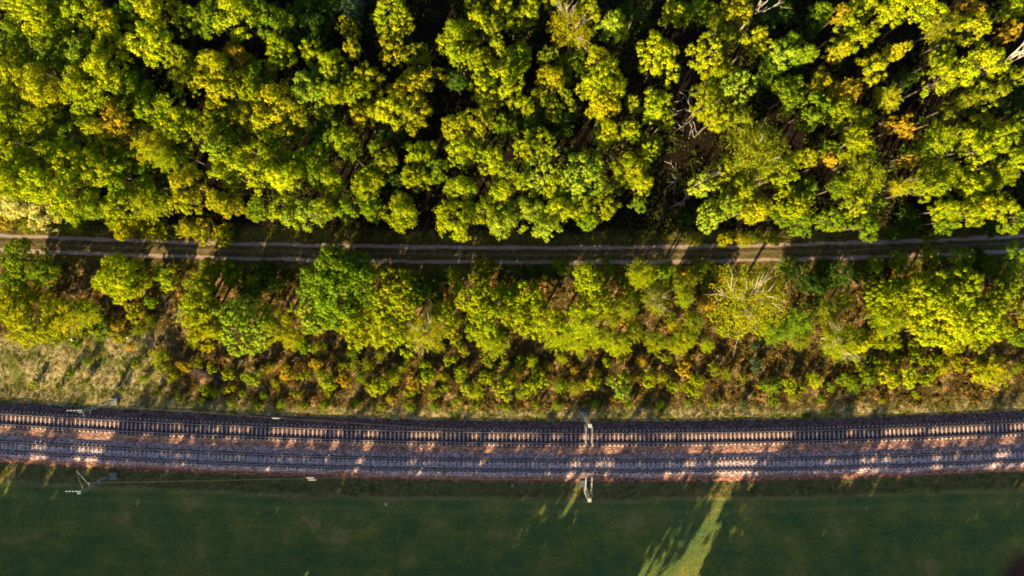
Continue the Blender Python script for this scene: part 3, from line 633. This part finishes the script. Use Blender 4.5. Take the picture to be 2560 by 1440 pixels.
for i, (px, py, rp, cc, h) in enumerate(SHR):
    pr = random.choice(PROTO['shrub']); x, y, _ = P(px, py, h*.6); r = rp/S*(.86 if 830 < py < 1010 else 1.0)
    c = np.array(COL[cc])*random.uniform(.85, 1.15)
    o = place('shrub', ('foliage', 'stem'), pr, x, y, ground_z(x, y)-.05, r/pr[2], h/pr[3], random.uniform(0, 6.28), c, .05)
    tag(o, sl[i], 'shrub', 'shrubs between the forest and the railway')

# trees south of the meadow: outside the frame, their long shadows cover the meadow and the tracks
for row, (y0, hh) in enumerate(((-59.5, 14.5), (-65.5, 19.1))):
    x = -108.0+row*2; n = 0; edge = False
    while x < 66:
        px_ = 1280+x*S
        gap0, gap1 = (5.2, 22.6) if row == 0 else (2.0, 19.3)
        if gap0 < x < gap1 and x != gap0+.01 and not edge: x = gap0-.01; edge = True
        if not (gap0 < x < gap1):
            pr = random.choice(PROTO['lowbig']); h = hh*random.uniform(.86, 1.12); r = random.uniform(3.4, 4.2)
            # thin spots in the row
            if -9.5 < x+row*3 < -3: h *= .64
            elif -87.5 < x+row*3 < -83: h *= .86
            elif x < -9: h *= 1.05
            n += 1
            c = np.array(COL[random.choice('ygd')])
            o = place('oak_tree', ('crown', 'trunk'), pr, x, y0+random.uniform(-1.5, 1.5), 0, r/pr[2], h/pr[3], random.uniform(0, 6.28), c, .03)
            tag(o, 'tall broad oak, %s from left in the %s row beyond the meadow' % (ordn(n), 'near' if row == 0 else 'back'), 'tree', 'tree row beyond the meadow')
        x = gap1+.01 if gap0-.02 < x < gap1 else x+random.uniform(4.2, 5.6)

for j, (x, y0, h, r) in enumerate(((9.5, -58.5, 12, .32), (11.0, -60.2, 11, .28), (6.9, -65.0, 17.5, 2.3), (8.6, -68.0, 18.0, 2.4), (3.6, -68, 17, 2.4))):  # unseen slim trees, added to narrow and stripe the sun streak on the meadow
    pr = random.choice(PROTO['lowoak'] if r < 2 else PROTO['oak']); o = place('young_oak', ('crown', 'trunk'), pr, x, y0, 0, r/pr[2], h/pr[3], j, COL['y'], .02)
    tag(o, 'unseen slim tree added to shade the meadow sun streak, %s from left' % ordn((4, 5, 2, 3, 1)[j]), 'tree', 'slim shade trees added in the opening')

# ------------------------------------------------------------------ bare trees, branches, brush pile
def bare_tree(px, py, h, nl, spread, label, mat, azim=None, r0=.2):
    x, y, _ = P(px, py, 0); r_ = np.random.default_rng(int(px+py)); root = empty('dead_tree', (x, y, ground_z(x, y))); tag(root, label, 'dead tree')
    tg = []
    for k in range(nl):
        a = r_.uniform(0, 6.28) if azim is None else azim+r_.normal()*.5
        tg.append((math.cos(a)*spread*r_.uniform(.4, 1), math.sin(a)*spread*r_.uniform(.4, 1), h*r_.uniform(.85, 1.05)))
    mb = limbs(r0, h, h*.6, tg, r_, .45, nl, .3, True); mb.build('trunk', mat, root, True)
bare_tree(2405, 208, 14.5, 6, 2.6, 'tall white bare tree at the right edge of the forest', BIRCHBARK, .5, .2)
bare_tree(1850, 75, 14.5, 4, 2.2, 'bare tree with curved white branches at the photo top', GREYWOOD, None, .1)
bare_tree(1735, 465, 11.0, 3, .9, 'thin bare tree beside the huge feathery tree', GREYWOOD, .9, .08)
r_ = np.random.default_rng(5); br = []
for k in range(34):
    px, py = (r_.uniform(1672, 1745), r_.uniform(180, 545)) if k < 26 else (r_.uniform(380, 500), r_.uniform(755, 800)) if k < 30 else (r_.uniform(2150, 2250), r_.uniform(150, 330))
    x, y, _ = P(px, py, .3); a = r_.uniform(0, 6.28); L = r_.uniform(1.2, 3.6); mb = MB()
    d = np.array([math.cos(a), math.sin(a), .05]); pts = [d*L*s+np.append(r_.normal(size=2)*.1*L*s, .06) for s in (0, .35, .7, 1)]
    mb.tube(pts, [.045, .036, .026, .01], 5)
    for q in range(2):
        e = pts[1+q]+np.array([math.cos(a+(.7 if q else -.6)), math.sin(a+(.7 if q else -.6)), .2])*L*.35; mb.tube([pts[1+q], e], [.035, .012], 4)
    o = mb.build('fallen_branch', GREYWOOD); o.location = (x, y, ground_z(x, y)+.05)
    br.append((0 if k < 26 else 1 if k < 30 else 2, py, L, o))
for g_, nm_ in enumerate(('in the dark clearing lane', 'by the dry grass gap', 'in the dark gap at upper right')):
    for j, q in enumerate(sorted([b_[1:3]+(b_[3].name,) for b_ in br if b_[0] == g_])):
        tag(C.objects[q[2]], '%s bare grey branch, %s from the top %s' % ('long' if q[1] > 2.4 else 'short', ordn(j+1), nm_), 'branch', 'fallen branches on the ground')
mb = MB(); x, y, _ = P(510, 932, .3)
TW = simple('brush_twigs', (.085, .05, .05), .9, 0, .4, 5)
for k in range(260):
    c = np.array([r_.normal()*1.5, r_.normal()*.45-.0, 0]); c[1] -= c[0]*.25; c[2] = max(0, .7-.2*abs(c[0])-.4*abs(c[1]+c[0]*.25))*r_.uniform(.2, 1)
    a = -.25+r_.normal()*.35; L = r_.uniform(.6, 1.6); d = np.array([math.cos(a), math.sin(a), r_.normal()*.15])*L/2
    mb.tube([c-d+[0, 0, .1], c+d+[0, 0, .1]], [.03, .012], 4)
o = mb.build('brush_pile', TW); o.location = (x, y, ground_z(x, y)); tag(o, 'dark heap of cut brushwood between the dry grass and the bushes', 'brush pile')

# ------------------------------------------------------------------ uncountable ground cover
def scatter_clumps(n, region, dens, lv, size, hgt, seed, name, mat, label, cat, up=.3, asp=.75):
    r_ = np.random.default_rng(seed); out = []; tries = 0; cx = []
    while len(cx) < n and tries < n*30:
        tries += 1
        px, py = r_.uniform(region[0], region[2]), r_.uniform(region[1], region[3])
        if r_.random() < dens(px, py): cx.append((px, py))
    cs_, ns_ = [], []
    for px, py in cx:
        x, y, _ = P(px, py); z = ground_z(x, y); w = hgt*r_.uniform(.6, 1.5)
        d = sph(lv, r_, 0); c = d*np.array([w*1.3, w*1.3, w])*r_.uniform(.3, 1, lv)[:, None]+[x, y, z+.02]
        cs_.append(c); ns_.append(d*.6+r_.normal(size=(lv, 3))*.4+[0, 0, up])
    V, Fc = cards(np.concatenate(cs_), np.concatenate(ns_), size, r_, asp)
    o = obj(name, mesh_np(name, V, Fc, [mat])); tag(o, label, cat, kind='stuff')
def nz(px, py, seed, sc): return float(vnoise(np.array([px+3000.]), np.array([py+3000.]), seed, sc)[0])
def d_brush(px, py):
    ro = py-(T1(px)+T2(px))/2; po = py-PATHC(px)
    if ro > -95 or po < 45: return 0
    if px < 430 and py > 820: return .06
    return .2+.8*(nz(px, py, 11, 60) > .42)
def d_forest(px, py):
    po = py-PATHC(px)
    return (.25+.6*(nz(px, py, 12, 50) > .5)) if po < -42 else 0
def d_grass(px, py):
    ro = py-(T1(px)+T2(px))/2; po = py-PATHC(px)
    if -120 < ro < -78: return .9
    if 78 < ro < 118: return .75
    if ro >= 118: return .0
    if px < 470 and py > 800 and ro < -78: return .4
    if 34 < abs(po) < 60: return .5
    if ro < -100 and po > 40: return .15
    return 0
scatter_clumps(2600, (-60, 650, 2620, 1020), d_brush, 26, .11, .34, 21, 'undergrowth', BRUSH, 'low brown and olive undergrowth filling the thicket between dirt track and railway', 'undergrowth')
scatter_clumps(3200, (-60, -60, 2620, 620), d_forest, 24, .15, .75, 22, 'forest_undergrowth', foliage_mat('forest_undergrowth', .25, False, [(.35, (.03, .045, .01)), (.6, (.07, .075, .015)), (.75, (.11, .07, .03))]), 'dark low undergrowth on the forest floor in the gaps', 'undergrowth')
scatter_clumps(13000, (-80, 540, 2640, 1300), d_grass, 9, .09, .22, 23, 'tall_grass', GRASSM, 'dry tufted grass along the railway verges and the dirt track', 'grass', .1, .35)
